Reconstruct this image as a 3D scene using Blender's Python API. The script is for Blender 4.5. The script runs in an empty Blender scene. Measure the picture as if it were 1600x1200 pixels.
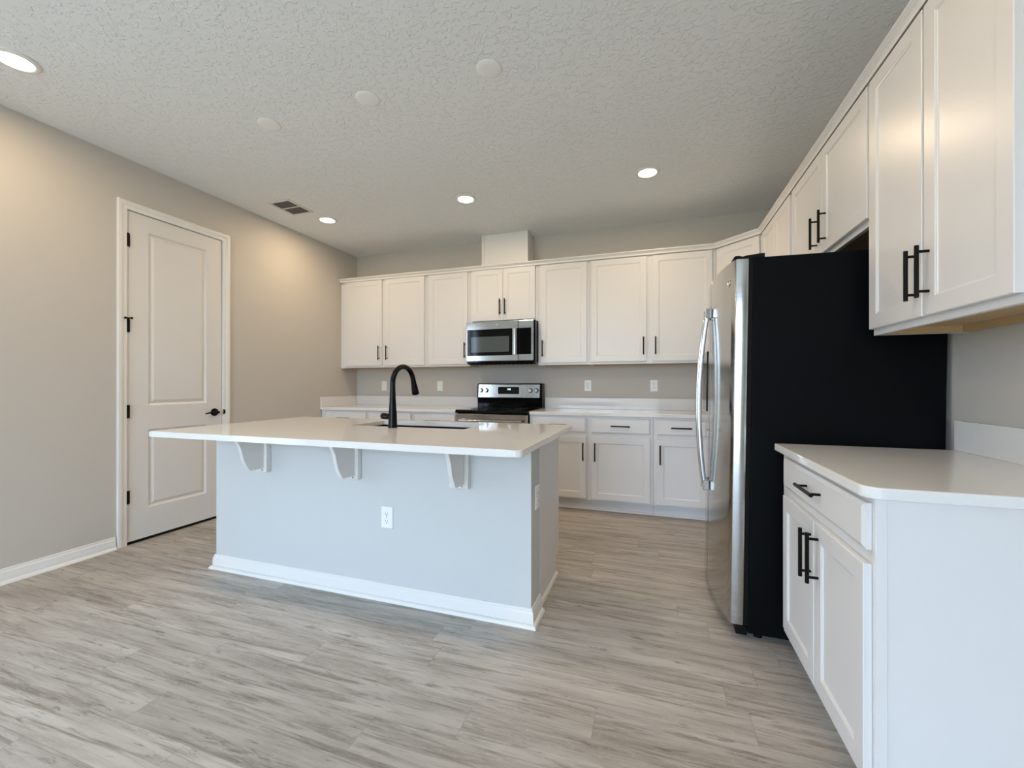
import bpy, bmesh, math, random
from mathutils import Vector, Matrix
random.seed(7)
C = bpy.context.scene.collection
SC = bpy.context.scene

# ---------------------------------------------------------------- camera
cd = bpy.data.cameras.new('camera'); cam = bpy.data.objects.new('camera', cd); C.objects.link(cam)
cam.location = (0, 0, 1.1737)
cam.rotation_euler = (math.radians(90.057), 0, math.radians(18.51))
cd.sensor_fit = 'HORIZONTAL'; cd.sensor_width = 36.0; cd.lens = 662.37/1600*36.0
cd.clip_start = 0.02; cd.clip_end = 200
SC.camera = cam

# ---------------------------------------------------------------- world / exposure
SC.view_settings.view_transform = 'Standard'
SC.view_settings.look = 'None'
SC.view_settings.gamma = 1.0
SC.view_settings.use_curve_mapping = False
SC.view_settings.exposure = 0.06
SKY = (0.585, 0.76, 1.0, 1); SKY_STRENGTH = 11.6
LAMP_POWER = 7.6; LAMP_COL = (1.0, 0.75, 0.48); LENS_GLOW = 14.0
w = bpy.data.worlds.new('world'); SC.world = w; w.use_nodes = True
wn = w.node_tree; wn.nodes.clear()
wo = wn.nodes.new('ShaderNodeOutputWorld'); wb = wn.nodes.new('ShaderNodeBackground')
wtc = wn.nodes.new('ShaderNodeTexCoord'); wsx = wn.nodes.new('ShaderNodeSeparateXYZ'); wr = wn.nodes.new('ShaderNodeValToRGB')
wn.links.new(wtc.outputs['Generated'], wsx.inputs[0]); wn.links.new(wsx.outputs['Z'], wr.inputs[0])
wr.color_ramp.elements[0].position = 0.0; wr.color_ramp.elements[0].color = (0.30, 0.34, 0.33, 1)   # ground and hedges outside
wr.color_ramp.elements[1].position = 0.03; wr.color_ramp.elements[1].color = SKY
wn.links.new(wr.outputs[0], wb.inputs[0]); wb.inputs[1].default_value = SKY_STRENGTH
wn.links.new(wb.outputs[0], wo.inputs[0])

# ---------------------------------------------------------------- room numbers (metres)
XL, XR, YB, ZC = -3.6343, 1.1461, 4.5543, 2.8162
YR = -3.4                      # rear wall behind the camera, with the windows
YUF = 4.2596                   # face frame of the wall cabinets on the back wall
YBF = 3.942                    # face frame of the base cabinets on the back wall
XUF, XBF = 0.852, 0.536        # same on the right wall
ZCT, TCT = 0.914, 0.030
PI = math.pi

# ---------------------------------------------------------------- materials
def mat(name):
    m = bpy.data.materials.new(name); m.use_nodes = True
    nt = m.node_tree; b = nt.nodes['Principled BSDF']
    return m, nt, b
def L(nt, a, b): nt.links.new(a, b)
def nd(nt, t, **k):
    n = nt.nodes.new(t)
    for a, v in k.items(): setattr(n, a, v)
    return n
def mth(nt, op, a, b=None, c=None):
    n = nd(nt, 'ShaderNodeMath', operation=op)
    for i, v in enumerate((a, b, c)):
        if v is None: continue
        if isinstance(v, (int, float)): n.inputs[i].default_value = v
        else: L(nt, v, n.inputs[i])
    return n.outputs[0]
def mixc(nt, f, a, b, blend='MIX'):
    n = nd(nt, 'ShaderNodeMix', data_type='RGBA', blend_type=blend)
    for s, v in ((n.inputs['Factor'], f), (n.inputs['A'], a), (n.inputs['B'], b)):
        if isinstance(v, (int, float)): s.default_value = v
        elif isinstance(v, tuple): s.default_value = v
        else: L(nt, v, s)
    return n.outputs['Result']
def simple(name, col, rough=0.5, metal=0.0, spec=0.5, bump=None, noise=0.03, nscale=8, coat=0):
    m, nt, b = mat(name)
    b.inputs['Roughness'].default_value = rough; b.inputs['Metallic'].default_value = metal
    b.inputs['Specular IOR Level'].default_value = spec
    if coat: b.inputs['Coat Weight'].default_value = coat; b.inputs['Coat Roughness'].default_value = 0.1
    tc = nd(nt, 'ShaderNodeTexCoord')
    n = nd(nt, 'ShaderNodeTexNoise'); n.inputs['Scale'].default_value = nscale; n.inputs['Detail'].default_value = 3
    L(nt, tc.outputs['Object'], n.inputs['Vector'])
    lo = tuple(c*(1-noise) for c in col)+(1,); hi = tuple(min(1, c*(1+noise)) for c in col)+(1,)
    L(nt, mixc(nt, n.outputs['Fac'], lo, hi), b.inputs['Base Color'])
    if bump:
        n2 = nd(nt, 'ShaderNodeTexNoise'); n2.inputs['Scale'].default_value = bump[0]; n2.inputs['Detail'].default_value = 4
        L(nt, tc.outputs['Object'], n2.inputs['Vector'])
        bp = nd(nt, 'ShaderNodeBump'); bp.inputs['Strength'].default_value = bump[1]; bp.inputs['Distance'].default_value = bump[2]
        L(nt, n2.outputs['Fac'], bp.inputs['Height']); L(nt, bp.outputs[0], b.inputs['Normal'])
    return m

M = {}
M['wall'] = simple('wall_paint', (0.57, 0.535, 0.485), 0.75, bump=(140, 0.25, 0.002), noise=0.015)
M['island'] = simple('island_paint', (0.605, 0.62, 0.61), 0.7, bump=(140, 0.2, 0.0015), noise=0.01)
M['trim'] = simple('trim_white', (0.80, 0.79, 0.76), 0.38, noise=0.01)
M['door'] = simple('door_white', (0.74, 0.725, 0.70), 0.42, noise=0.01)
M['cab'] = simple('cabinet_white', (0.755, 0.745, 0.735), 0.33, noise=0.008, bump=(60, 0.05, 0.0005))
M['duct'] = simple('duct_white', (0.78, 0.77, 0.74), 0.4, noise=0.01)
M['black'] = simple('matte_black_metal', (0.003, 0.003, 0.003), 0.35, spec=0.12, noise=0.2)
M['blackgloss'] = simple('gloss_black', (0.002, 0.002, 0.0025), 0.06, spec=0.16)
M['faucet'] = simple('faucet_black', (0.002, 0.002, 0.002), 0.2, spec=0.2)
M['gasket'] = simple('black_rubber', (0.003, 0.003, 0.003), 0.6, spec=0.15)
M['plastic'] = simple('white_plastic', (0.88, 0.89, 0.88), 0.35)
M['slot'] = simple('dark_slot', (0.03, 0.03, 0.03), 0.6)
M['screw'] = simple('screw_grey', (0.25, 0.25, 0.25), 0.4, metal=0.6)
M['vent'] = simple('vent_white', (0.75, 0.74, 0.72), 0.45)
M['dark'] = simple('dark_void', (0.015, 0.014, 0.013), 0.9)
M['chrome'] = simple('polished_steel', (0.75, 0.77, 0.79), 0.13, metal=1.0)
M['emblem'] = simple('badge_chrome', (0.8, 0.8, 0.8), 0.15, metal=1.0)
M['fridge_side'] = simple('fridge_black_side', (0.0025, 0.0032, 0.004), 0.45, spec=0.07, bump=(420, 0.15, 0.0006))
M['greyglass'] = simple('window_grey_mesh', (0.075, 0.09, 0.09), 0.07, spec=0.35)
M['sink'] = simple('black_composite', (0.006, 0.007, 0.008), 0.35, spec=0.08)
M['louver'] = simple('louver_shadow_grey', (0.16, 0.15, 0.14), 0.5)  # louvers are white; the shade on them is painted into this grey
M['wood'] = simple('raw_plywood', (0.52, 0.36, 0.19), 0.6, noise=0.12, nscale=5)
M['frame_dark'] = simple('window_frame_white', (0.75, 0.76, 0.76), 0.4)

def stainless():
    m, nt, b = mat('brushed_stainless')
    b.inputs['Metallic'].default_value = 1.0
    tc = nd(nt, 'ShaderNodeTexCoord'); mp = nd(nt, 'ShaderNodeMapping'); mp.inputs['Scale'].default_value = (4, 4, 260)
    L(nt, tc.outputs['Object'], mp.inputs[0])
    n = nd(nt, 'ShaderNodeTexNoise'); n.inputs['Scale'].default_value = 1.0; n.inputs['Detail'].default_value = 2
    L(nt, mp.outputs[0], n.inputs['Vector'])
    L(nt, mixc(nt, n.outputs['Fac'], (0.44, 0.435, 0.42, 1), (0.54, 0.53, 0.51, 1)), b.inputs['Base Color'])
    L(nt, mth(nt, 'MULTIPLY_ADD', n.outputs['Fac'], 0.08, 0.10), b.inputs['Roughness'])
    return m
M['steel'] = stainless()

def emit(name, col, s):
    m, nt, b = mat(name)
    b.inputs['Base Color'].default_value = col; b.inputs['Emission Color'].default_value = col
    b.inputs['Emission Strength'].default_value = s
    return m
M['lens'] = emit('lit_lens', (1.0, 0.86, 0.66, 1), LENS_GLOW)
M['digits'] = emit('display_digits', (0.75, 0.95, 1.0, 1), 1.2)

def quartz():
    m, nt, b = mat('white_quartz')
    b.inputs['Roughness'].default_value = 0.06; b.inputs['Specular IOR Level'].default_value = 0.35
    tc = nd(nt, 'ShaderNodeTexCoord')
    v = nd(nt, 'ShaderNodeTexVoronoi'); v.inputs['Scale'].default_value = 260
    L(nt, tc.outputs['Object'], v.inputs['Vector'])
    sp = nd(nt, 'ShaderNodeValToRGB'); sp.color_ramp.elements[0].position = 0.0; sp.color_ramp.elements[1].position = 0.30
    sp.color_ramp.elements[0].color = (1, 1, 1, 1); sp.color_ramp.elements[1].color = (0, 0, 0, 1)
    L(nt, v.outputs['Distance'], sp.inputs[0])
    n = nd(nt, 'ShaderNodeTexNoise'); n.inputs['Scale'].default_value = 55; n.inputs['Detail'].default_value = 5
    L(nt, tc.outputs['Object'], n.inputs['Vector'])
    gate = mth(nt, 'GREATER_THAN', n.outputs['Fac'], 0.54)
    f = mth(nt, 'MULTIPLY', mth(nt, 'MULTIPLY', sp.outputs[0], gate), 0.55)
    base = mixc(nt, n.outputs['Fac'], (0.76, 0.75, 0.73, 1), (0.82, 0.81, 0.79, 1))
    L(nt, mixc(nt, f, base, (0.52, 0.50, 0.47, 1)), b.inputs['Base Color'])
    return m
M['quartz'] = quartz()

def ceiling_mat():
    m, nt, b = mat('knockdown_ceiling')
    b.inputs['Base Color'].default_value = (0.835, 0.86, 0.87, 1); b.inputs['Roughness'].default_value = 0.8
    tc = nd(nt, 'ShaderNodeTexCoord')
    d = nd(nt, 'ShaderNodeTexNoise'); d.inputs['Scale'].default_value = 22; d.inputs['Detail'].default_value = 2
    L(nt, tc.outputs['Object'], d.inputs['Vector'])
    vm = nd(nt, 'ShaderNodeMix', data_type='VECTOR'); vm.inputs['Factor'].default_value = 0.06
    L(nt, tc.outputs['Object'], vm.inputs['A']); L(nt, d.outputs['Color'], vm.inputs['B'])
    n = nd(nt, 'ShaderNodeTexNoise'); n.inputs['Scale'].default_value = 42; n.inputs['Detail'].default_value = 3; n.inputs['Roughness'].default_value = 0.5
    L(nt, vm.outputs['Result'], n.inputs['Vector'])
    r = nd(nt, 'ShaderNodeValToRGB'); r.color_ramp.elements[0].position = 0.50; r.color_ramp.elements[1].position = 0.68
    L(nt, n.outputs['Fac'], r.inputs[0])
    bp = nd(nt, 'ShaderNodeBump'); bp.inputs['Strength'].default_value = 0.75; bp.inputs['Distance'].default_value = 0.0036
    L(nt, r.outputs[0], bp.inputs['Height']); L(nt, bp.outputs[0], b.inputs['Normal'])
    return m
M['ceiling'] = ceiling_mat()

def plank_floor():
    m, nt, b = mat('vinyl_plank_floor')
    tc = nd(nt, 'ShaderNodeTexCoord'); sx = nd(nt, 'ShaderNodeSeparateXYZ'); L(nt, tc.outputs['Object'], sx.inputs[0])
    X, Y = sx.outputs['X'], sx.outputs['Y']
    yr = mth(nt, 'DIVIDE', mth(nt, 'SUBTRACT', Y, 1.708-14.7), 0.147)
    row = mth(nt, 'FLOOR', yr); fy = mth(nt, 'FRACT', yr)
    wn1 = nd(nt, 'ShaderNodeTexWhiteNoise', noise_dimensions='1D'); L(nt, row, wn1.inputs['W'])
    xr = mth(nt, 'DIVIDE', mth(nt, 'ADD', mth(nt, 'ADD', X, 20), mth(nt, 'MULTIPLY', wn1.outputs['Value'], 5.0)), 1.22)
    col = mth(nt, 'FLOOR', xr); fx = mth(nt, 'FRACT', xr)
    pid = nd(nt, 'ShaderNodeCombineXYZ'); L(nt, row, pid.inputs[0]); L(nt, col, pid.inputs[1])
    wn2 = nd(nt, 'ShaderNodeTexWhiteNoise', noise_dimensions='3D'); L(nt, pid.outputs[0], wn2.inputs['Vector'])
    # grain: noise stretched along X, shifted for every plank
    def grain(sx_, sy_, det, off, rough=0.6, dist=0.0):
        cv = nd(nt, 'ShaderNodeCombineXYZ')
        L(nt, mth(nt, 'MULTIPLY', X, sx_), cv.inputs[0]); L(nt, mth(nt, 'MULTIPLY', Y, sy_), cv.inputs[1])
        L(nt, mth(nt, 'ADD', mth(nt, 'MULTIPLY', wn2.outputs['Value'], 60), off), cv.inputs[2])
        n = nd(nt, 'ShaderNodeTexNoise'); n.inputs['Scale'].default_value = 1; n.inputs['Detail'].default_value = det
        n.inputs['Roughness'].default_value = rough; n.inputs['Distortion'].default_value = dist
        L(nt, cv.outputs[0], n.inputs['Vector']); return n.outputs['Fac']
    def ramp(f, p0, p1):
        r = nd(nt, 'ShaderNodeMapRange'); r.inputs['From Min'].default_value = p0; r.inputs['From Max'].default_value = p1
        L(nt, f, r.inputs['Value']); return r.outputs['Result']
    broad = grain(1.6, 14, 4, 0, 0.6, 0.3); fine = grain(9, 150, 4, 20, 0.7); streak = grain(2.0, 34, 6, 40, 0.72, 0.5)
    knots = grain(6, 42, 5, 70, 0.7, 0.4); crack = grain(60, 95, 3, 90, 0.75, 0.8)
    c = mixc(nt, ramp(broad, 0.30, 0.68), (0.295, 0.258, 0.217, 1), (0.545, 0.507, 0.457, 1))
    c = mixc(nt, mth(nt, 'MULTIPLY', ramp(streak, 0.50, 0.63), 0.85), c, (0.21, 0.175, 0.135, 1))
    c = mixc(nt, mth(nt, 'MULTIPLY', ramp(knots, 0.58, 0.68), 0.75), c, (0.12, 0.10, 0.085, 1))
    c = mixc(nt, mth(nt, 'MULTIPLY', ramp(fine, 0.42, 0.66), 0.30), c, (0.61, 0.575, 0.525, 1))
    c = mixc(nt, mth(nt, 'MULTIPLY', mth(nt, 'MULTIPLY', ramp(crack, 0.60, 0.72), ramp(broad, 0.60, 0.45)), 0.35), c, (0.74, 0.72, 0.68, 1))
    tone = mth(nt, 'MULTIPLY_ADD', wn2.outputs['Value'], 0.16, 0.91)
    vc = nd(nt, 'ShaderNodeCombineColor'); 
    for i in range(3): L(nt, tone, vc.inputs[i])
    c = mixc(nt, 1.0, c, vc.outputs[0], 'MULTIPLY')
    ey = mth(nt, 'MINIMUM', fy, mth(nt, 'SUBTRACT', 1, fy)); ex = mth(nt, 'MINIMUM', fx, mth(nt, 'SUBTRACT', 1, fx))
    gy = mth(nt, 'LESS_THAN', ey, 0.0075); gx = mth(nt, 'LESS_THAN', ex, 0.0011)
    gap = mth(nt, 'MAXIMUM', gy, gx)
    c = mixc(nt, mth(nt, 'MULTIPLY', gap, 0.42), c, (0.20, 0.18, 0.16, 1))
    L(nt, c, b.inputs['Base Color'])
    L(nt, mth(nt, 'MULTIPLY_ADD', fine, 0.18, 0.36), b.inputs['Roughness'])
    b.inputs['Specular IOR Level'].default_value = 0.4
    bp = nd(nt, 'ShaderNodeBump'); bp.inputs['Strength'].default_value = 0.25; bp.inputs['Distance'].default_value = 0.001
    L(nt, mth(nt, 'SUBTRACT', fine, mth(nt, 'MULTIPLY', gap, 1.2)), bp.inputs['Height']); L(nt, bp.outputs[0], b.inputs['Normal'])
    return m
M['floor'] = plank_floor()

# ---------------------------------------------------------------- mesh helpers
def BM(): return bmesh.new()
def box(bm, x0, x1, y0, y1, z0, z1):
    v = [bm.verts.new((x, y, z)) for z in (z0, z1) for y in (y0, y1) for x in (x0, x1)]
    for f in ((0, 2, 3, 1), (4, 5, 7, 6), (0, 1, 5, 4), (2, 6, 7, 3), (0, 4, 6, 2), (1, 3, 7, 5)):
        bm.faces.new([v[i] for i in f])
    return bm
def cyl(bm, p0, p1, r0, r1=None, n=24, caps=True):
    r1 = r0 if r1 is None else r1
    p0, p1 = Vector(p0), Vector(p1); d = (p1-p0).normalized()
    a = d.orthogonal().normalized(); b = d.cross(a)
    A = [bm.verts.new(p0+r0*(a*math.cos(2*PI*i/n)+b*math.sin(2*PI*i/n))) for i in range(n)]
    B = [bm.verts.new(p1+r1*(a*math.cos(2*PI*i/n)+b*math.sin(2*PI*i/n))) for i in range(n)]
    for i in range(n): bm.faces.new((A[i], A[(i+1) % n], B[(i+1) % n], B[i]))
    if caps: bm.faces.new(A[::-1]); bm.faces.new(B)
    return bm
def tube(bm, pts, radii, n=16, flat=1.0):
    pts = [Vector(p) for p in pts]; rings = []
    if isinstance(radii, (int, float)): radii = [radii]*len(pts)
    up = None
    for i, p in enumerate(pts):
        t = (pts[min(i+1, len(pts)-1)]-pts[max(i-1, 0)]).normalized()
        if up is None: up = t.orthogonal().normalized()
        up = (up-t*up.dot(t)).normalized(); s = t.cross(up)
        rings.append([bm.verts.new(p+radii[i]*(up*math.cos(2*PI*k/n)*flat+s*math.sin(2*PI*k/n))) for k in range(n)])
    for a, b in zip(rings, rings[1:]):
        for k in range(n): bm.faces.new((a[k], a[(k+1) % n], b[(k+1) % n], b[k]))
    bm.faces.new(rings[0][::-1]); bm.faces.new(rings[-1])
    return bm
def lathe(bm, prof, org=(0, 0, 0), axis='Z', n=40):
    o = Vector(org); rings = []
    for r, h in prof:
        ring = []
        for k in range(n):
            c, s = math.cos(2*PI*k/n)*r, math.sin(2*PI*k/n)*r
            ring.append(bm.verts.new(o+Vector({'Z': (c, s, h), 'Y': (c, h, s), 'X': (h, c, s)}[axis])))
        rings.append(ring)
    for a, b in zip(rings, rings[1:]):
        for k in range(n): bm.faces.new((a[k], a[(k+1) % n], b[(k+1) % n], b[k]))
    bm.faces.new(rings[0][::-1]); bm.faces.new(rings[-1])
    return bm
def extrude_poly(bm, pts, axis, a, b):
    """closed outline pts (u,v) extruded along axis from a to b. axis X:(y,z) Y:(x,z) Z:(x,y)"""
    def P(u, v, t): return {'X': (t, u, v), 'Y': (u, t, v), 'Z': (u, v, t)}[axis]
    A = [bm.verts.new(P(u, v, a)) for u, v in pts]; B = [bm.verts.new(P(u, v, b)) for u, v in pts]
    n = len(pts)
    for i in range(n): bm.faces.new((A[i], A[(i+1) % n], B[(i+1) % n], B[i]))
    bm.faces.new(A[::-1]); bm.faces.new(B)
    return bm
def sweep(bm, path, prof, closed_ends=True):
    """path: list of (x,y) ; prof: list of (offset to the left-hand normal, z). Mitred."""
    n = len(path); rings = []
    for i, p in enumerate(path):
        p = Vector(p)
        dirs = []
        if i > 0: dirs.append((p-Vector(path[i-1])).normalized())
        if i < n-1: dirs.append((Vector(path[i+1])-p).normalized())
        nm = [Vector((-d.y, d.x)) for d in dirs]
        if len(nm) == 2:
            m = (nm[0]+nm[1]).normalized(); m = m/max(0.2, m.dot(nm[0]))
        else: m = nm[0]
        rings.append([bm.verts.new((p.x+m.x*o, p.y+m.y*o, z)) for o, z in prof])
    k = len(prof)
    for a, b in zip(rings, rings[1:]):
        for j in range(k): bm.faces.new((a[j], a[(j+1) % k], b[(j+1) % k], b[j]))
    bm.faces.new(rings[0][::-1]); bm.faces.new(rings[-1])
    return bm
def mesh_obj(name, bm, m, parent=None, bevel=0.0, smooth=False, seg=2):
    bmesh.ops.recalc_face_normals(bm, faces=bm.faces)
    me = bpy.data.meshes.new(name); bm.to_mesh(me); bm.free()
    me.materials.append(m)
    o = bpy.data.objects.new(name, me); C.objects.link(o)
    if parent is not None: o.parent = parent
    if smooth:
        for p in me.polygons: p.use_smooth = True
        try: me.set_sharp_from_angle(angle=math.radians(38))
        except Exception: pass
    if bevel:
        md = o.modifiers.new('bevel', 'BEVEL'); md.width = bevel; md.segments = seg; md.limit_method = 'ANGLE'; md.angle_limit = math.radians(40)
    return o
def thing(name, label, cat, loc=(0, 0, 0), rz=0, group=None, ry=0):
    o = bpy.data.objects.new(name, None); C.objects.link(o); o.location = loc; o.rotation_euler = (0, ry, rz)
    o.empty_display_size = 0.1
    o['label'] = label; o['category'] = cat
    if group: o['group'] = group
    return o
def tag(o, label, cat, group=None):
    o['label'] = label; o['category'] = cat
    if group: o['group'] = group
    return o
def struct(name, bm, m, label=None, cat=None, parent=None, **k):
    o = mesh_obj(name, bm, m, parent, **k)
    if parent is None: o['kind'] = 'structure'
    if label: o['label'] = label; o['category'] = cat
    return o

# ---------------------------------------------------------------- room shell
T = 0.12
bm = BM(); box(bm, XL-T, XR+T, YR-T, YB+T, -0.1, 0.0)
struct('floor', bm, M['floor'], 'greige wood-look vinyl plank floor of the kitchen', 'floor')
bm = BM(); box(bm, XL-T, XR+T, YR-T, YB+T, ZC, ZC+0.1)
struct('ceiling', bm, M['ceiling'], 'white ceiling with a knockdown texture', 'ceiling')
bm = BM(); box(bm, XL-T, XR+T, YB, YB+T, 0, ZC)
struct('wall_back', bm, M['wall'], 'greige wall behind the range and wall cabinets', 'wall')
bm = BM(); box(bm, XR, XR+T, YR-T, YB, 0, ZC)
struct('wall_right', bm, M['wall'], 'greige wall behind the refrigerator and right-hand cabinets', 'wall')
# left wall with a doorway and, nearer than the frame, a tall window
DY0, DY1, DZ = 2.028, 2.757, 2.452        # jamb opening
WY0, WY1, WZ0, WZ1 = -0.42, 0.34, 0.40, 2.40
def wall_x_with_holes(bm, x0, x1, y0, y1, holes):
    ys = sorted(holes); cur = y0
    for (a, b, z0, z1) in ys:
        box(bm, x0, x1, cur, a, 0, ZC)
        if z0 > 0.001: box(bm, x0, x1, a, b, 0, z0)
        box(bm, x0, x1, a, b, z1, ZC); cur = b
    box(bm, x0, x1, cur, y1, 0, ZC)
    return bm
bm = wall_x_with_holes(BM(), XL-T, XL, YR-T, YB, [(WY0, WY1, WZ0, WZ1), (DY0, DY1, 0, DZ)])
struct('wall_left', bm, M['wall'], 'greige wall on the left that holds the white door', 'wall')
bm = BM(); box(bm, XL-T-0.03, XL-T-0.001, DY0-0.1, DY1+0.1, 0, DZ+0.1)  # added near-black panel, stands for the darkness behind the closed door
struct('door_dark_backing', bm, M['dark'], 'added dark panel standing for the unlit space behind the closed door', 'wall')
# rear wall, with sliding doors and a window
RH = [(-2.75, 0.15, 0.0, 2.50)]
bm = BM(); cur = XL-T
for (a, b, z0, z1) in RH:
    box(bm, cur, a, YR-T, YR, 0, ZC)
    if z0 > 0: box(bm, a, b, YR-T, YR, 0, z0)
    box(bm, a, b, YR-T, YR, z1, ZC); cur = b
box(bm, cur, XR+T, YR-T, YR, 0, ZC)
struct('wall_rear', bm, M['wall'], 'wall behind the viewer with the glazed openings', 'wall')
def win_frame(name, x0, x1, z0, z1, nx, nz, plane, axis='Y'):
    bm = BM(); f = 0.05
    def bb(a0, a1, c0, c1):
        if axis == 'Y': box(bm, a0, a1, plane-0.05, plane, c0, c1)
        else: box(bm, plane-0.05, plane, a0, a1, c0, c1)
    bb(x0, x1, z0, z0+f); bb(x0, x1, z1-f, z1); bb(x0, x0+f, z0+f, z1-f); bb(x1-f, x1, z0+f, z1-f)
    for i in range(1, nx):
        c = x0+(x1-x0)*i/nx; bb(c-0.025, c+0.025, z0+f, z1-f)
    for j in range(1, nz):
        c = z0+(z1-z0)*j/nz; bb(x0+f, x1-f, c-0.015, c+0.015)
    return struct(name, bm, M['frame_dark'], None)
win_frame('window_1', WY0, WY1, WZ0, WZ1, 2, 3, XL-0.04, 'X')
win_frame('window_2', -2.75, 0.15, 0.0, 2.50, 3, 1, YR-0.04)
# portals: they add no light of their own, they guide the sky through the openings
def portal(name, loc, rot, sx, sy):
    l = bpy.data.lights.new(name, 'AREA'); l.shape = 'RECTANGLE'; l.size = sx; l.size_y = sy
    l.cycles.is_portal = True
    o = bpy.data.objects.new(name, l); C.objects.link(o); o.location = loc; o.rotation_euler = rot
for (a, b, z0, z1) in RH: portal('daylight_portal', ((a+b)/2, YR-T-0.01, (z0+z1)/2), (PI/2, 0, PI), b-a, z1-z0)
portal('daylight_portal', (XL-T-0.01, (WY0+WY1)/2, (WZ0+WZ1)/2), (PI/2, 0, -PI/2), WY1-WY0, WZ1-WZ0)

# baseboards: profile (offset, z), the path keeps the room on its left
def base_prof(h=0.0905, shoe=True):
    p = [(0, 0)]
    if shoe: p += [(0.030, 0), (0.030, 0.004), (0.026, 0.012), (0.018, 0.018), (0.014, 0.020)]
    else: p += [(0.014, 0)]
    p += [(0.014, h*0.60), (0.0125, h*0.64), (0.0135, h*0.72), (0.011, h*0.80), (0.007, h*0.86), (0.008, h*0.92), (0.006, h*0.985), (0.003, h), (0, h)]
    return p
bm = BM(); sweep(bm, [(XL+0.0005, DY0-0.066), (XL+0.0005, YR+0.002)], base_prof())
struct('baseboard_left', bm, M['trim'], 'white moulded baseboard left of the door', 'baseboard', smooth=True)
bm = BM(); sweep(bm, [(XL+0.0005, 3.93), (XL+0.0005, DY1+0.058)], base_prof())
struct('baseboard_left_far', bm, M['trim'], 'white moulded baseboard beyond the door', 'baseboard', smooth=True)
bm = BM(); sweep(bm, [(XR-0.0005, YR+0.002), (XR-0.0005, 1.30)], base_prof())
struct('baseboard_right', bm, M['trim'], 'white baseboard near the right-hand base cabinet', 'baseboard', smooth=True)

# ---------------------------------------------------------------- the interior door (left wall)
dr = thing('door_1', 'white two-panel interior door with black hinges and lever', 'door', (XL, 0, 0)); dr['kind'] = 'structure'
def casing():
    bm = BM()
    # profile: across width (0 = inner edge, 0.06 = outer) and thickness
    prof = [(0, 0), (0, 0.008), (0.006, 0.011), (0.024, 0.012), (0.030, 0.015), (0.042, 0.018), (0.058, 0.018), (0.061, 0.015), (0.061, 0)]
    path = [(DY0+0.004, 0.001), (DY0+0.004, DZ-0.004), (DY1-0.004, DZ-0.004), (DY1-0.004, 0.001)]
    rings = []
    offs = [(-1, 0), (-1, 1), (1, 1), (1, 0)]
    for (y, z), (sy, sz) in zip(path, offs):
        rings.append([bm.verts.new((t+0.0005, y+sy*wd, z+sz*wd)) for wd, t in prof])
    k = len(prof)
    for a, b in zip(rings, rings[1:]):
        for j in range(k): bm.faces.new((a[j], a[(j+1) % k], b[(j+1) % k], b[j]))
    bm.faces.new(rings[0][::-1]); bm.faces.new(rings[-1])
    return bm
mesh_obj('door_casing', casing(), M['trim'], dr)
bm = BM()
box(bm, -0.11, 0.0, DY0+0.0005, DY0+0.004, 0.001, DZ-0.004); box(bm, -0.11, 0.0, DY1-0.004, DY1-0.0005, 0.001, DZ-0.004)
box(bm, -0.11, 0.0, DY0+0.0005, DY1-0.0005, DZ-0.004, DZ-0.0005)
box(bm, -0.06, -0.047, DY0+0.004, DY0+0.014, 0.001, DZ-0.004); box(bm, -0.06, -0.047, DY1-0.014, DY1-0.004, 0.001, DZ-0.004)
mesh_obj('door_jamb', bm, M['trim'], dr)
def panel_slab(y0, y1, z0, z1, panels, xf, th, depth=0.008):
    """door slab with raised moulded panels; front face at x=xf looking to +x"""
    bm = BM()
    def q(a, b, c, d): bm.faces.new([bm.verts.new(v) for v in (a, b, c, d)])
    ys = sorted({y0, y1}|{p[0] for p in panels}|{p[1] for p in panels}); zs = sorted({z0, z1}|{p[2] for p in panels}|{p[3] for p in panels})
    for i in range(len(ys)-1):
        for j in range(len(zs)-1):
            a, b, c, d = ys[i], ys[i+1], zs[j], zs[j+1]
            if any(p[0] <= a and b <= p[1] and p[2] <= c and d <= p[3] for p in panels): continue
            q((xf, a, c), (xf, b, c), (xf, b, d), (xf, a, d))
    for (a, b, c, d) in panels:
        st = [(0, 0), (0.005, -0.004), (0.014, -depth), (0.022, -depth), (0.040, -0.002), (0.044, -0.002)]
        loops = [[(xf+x, a+o, c+o), (xf+x, b-o, c+o), (xf+x, b-o, d-o), (xf+x, a+o, d-o)] for o, x in st]
        for A, B in zip(loops, loops[1:]):
            for k in range(4): q(A[k], A[(k+1) % 4], B[(k+1) % 4], B[k])
        q(*loops[-1])
    xb = xf-th
    q((xb, y0, z0), (xb, y0, z1), (xb, y1, z1), (xb, y1, z0))
    q((xb, y0, z0), (xf, y0, z0), (xf, y0, z1), (xb, y0, z1)); q((xb, y1, z0), (xb, y1, z1), (xf, y1, z1), (xf, y1, z0))
    q((xb, y0, z1), (xf, y0, z1), (xf, y1, z1), (xb, y1, z1)); q((xb, y0, z0), (xb, y1, z0), (xf, y1, z0), (xf, y0, z0))
    bmesh.ops.remove_doubles(bm, verts=bm.verts, dist=1e-5)
    return bm
slab = mesh_obj('door_slab', panel_slab(DY0+0.008, DY1-0.008, 0.022, DZ-0.008,
      [(2.174, 2.614, 1.015, 2.323), (2.174, 2.614, 0.243, 0.833)], -0.003, 0.035, 0.011), M['door'], dr)
bm = BM(); box(bm, -0.034, -0.008, DY0+0.012, DY1-0.012, 0.001, 0.021)
mesh_obj('door_gap_strip', bm, M['gasket'], dr)  # black strip filling the dark gap under the door slab
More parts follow.
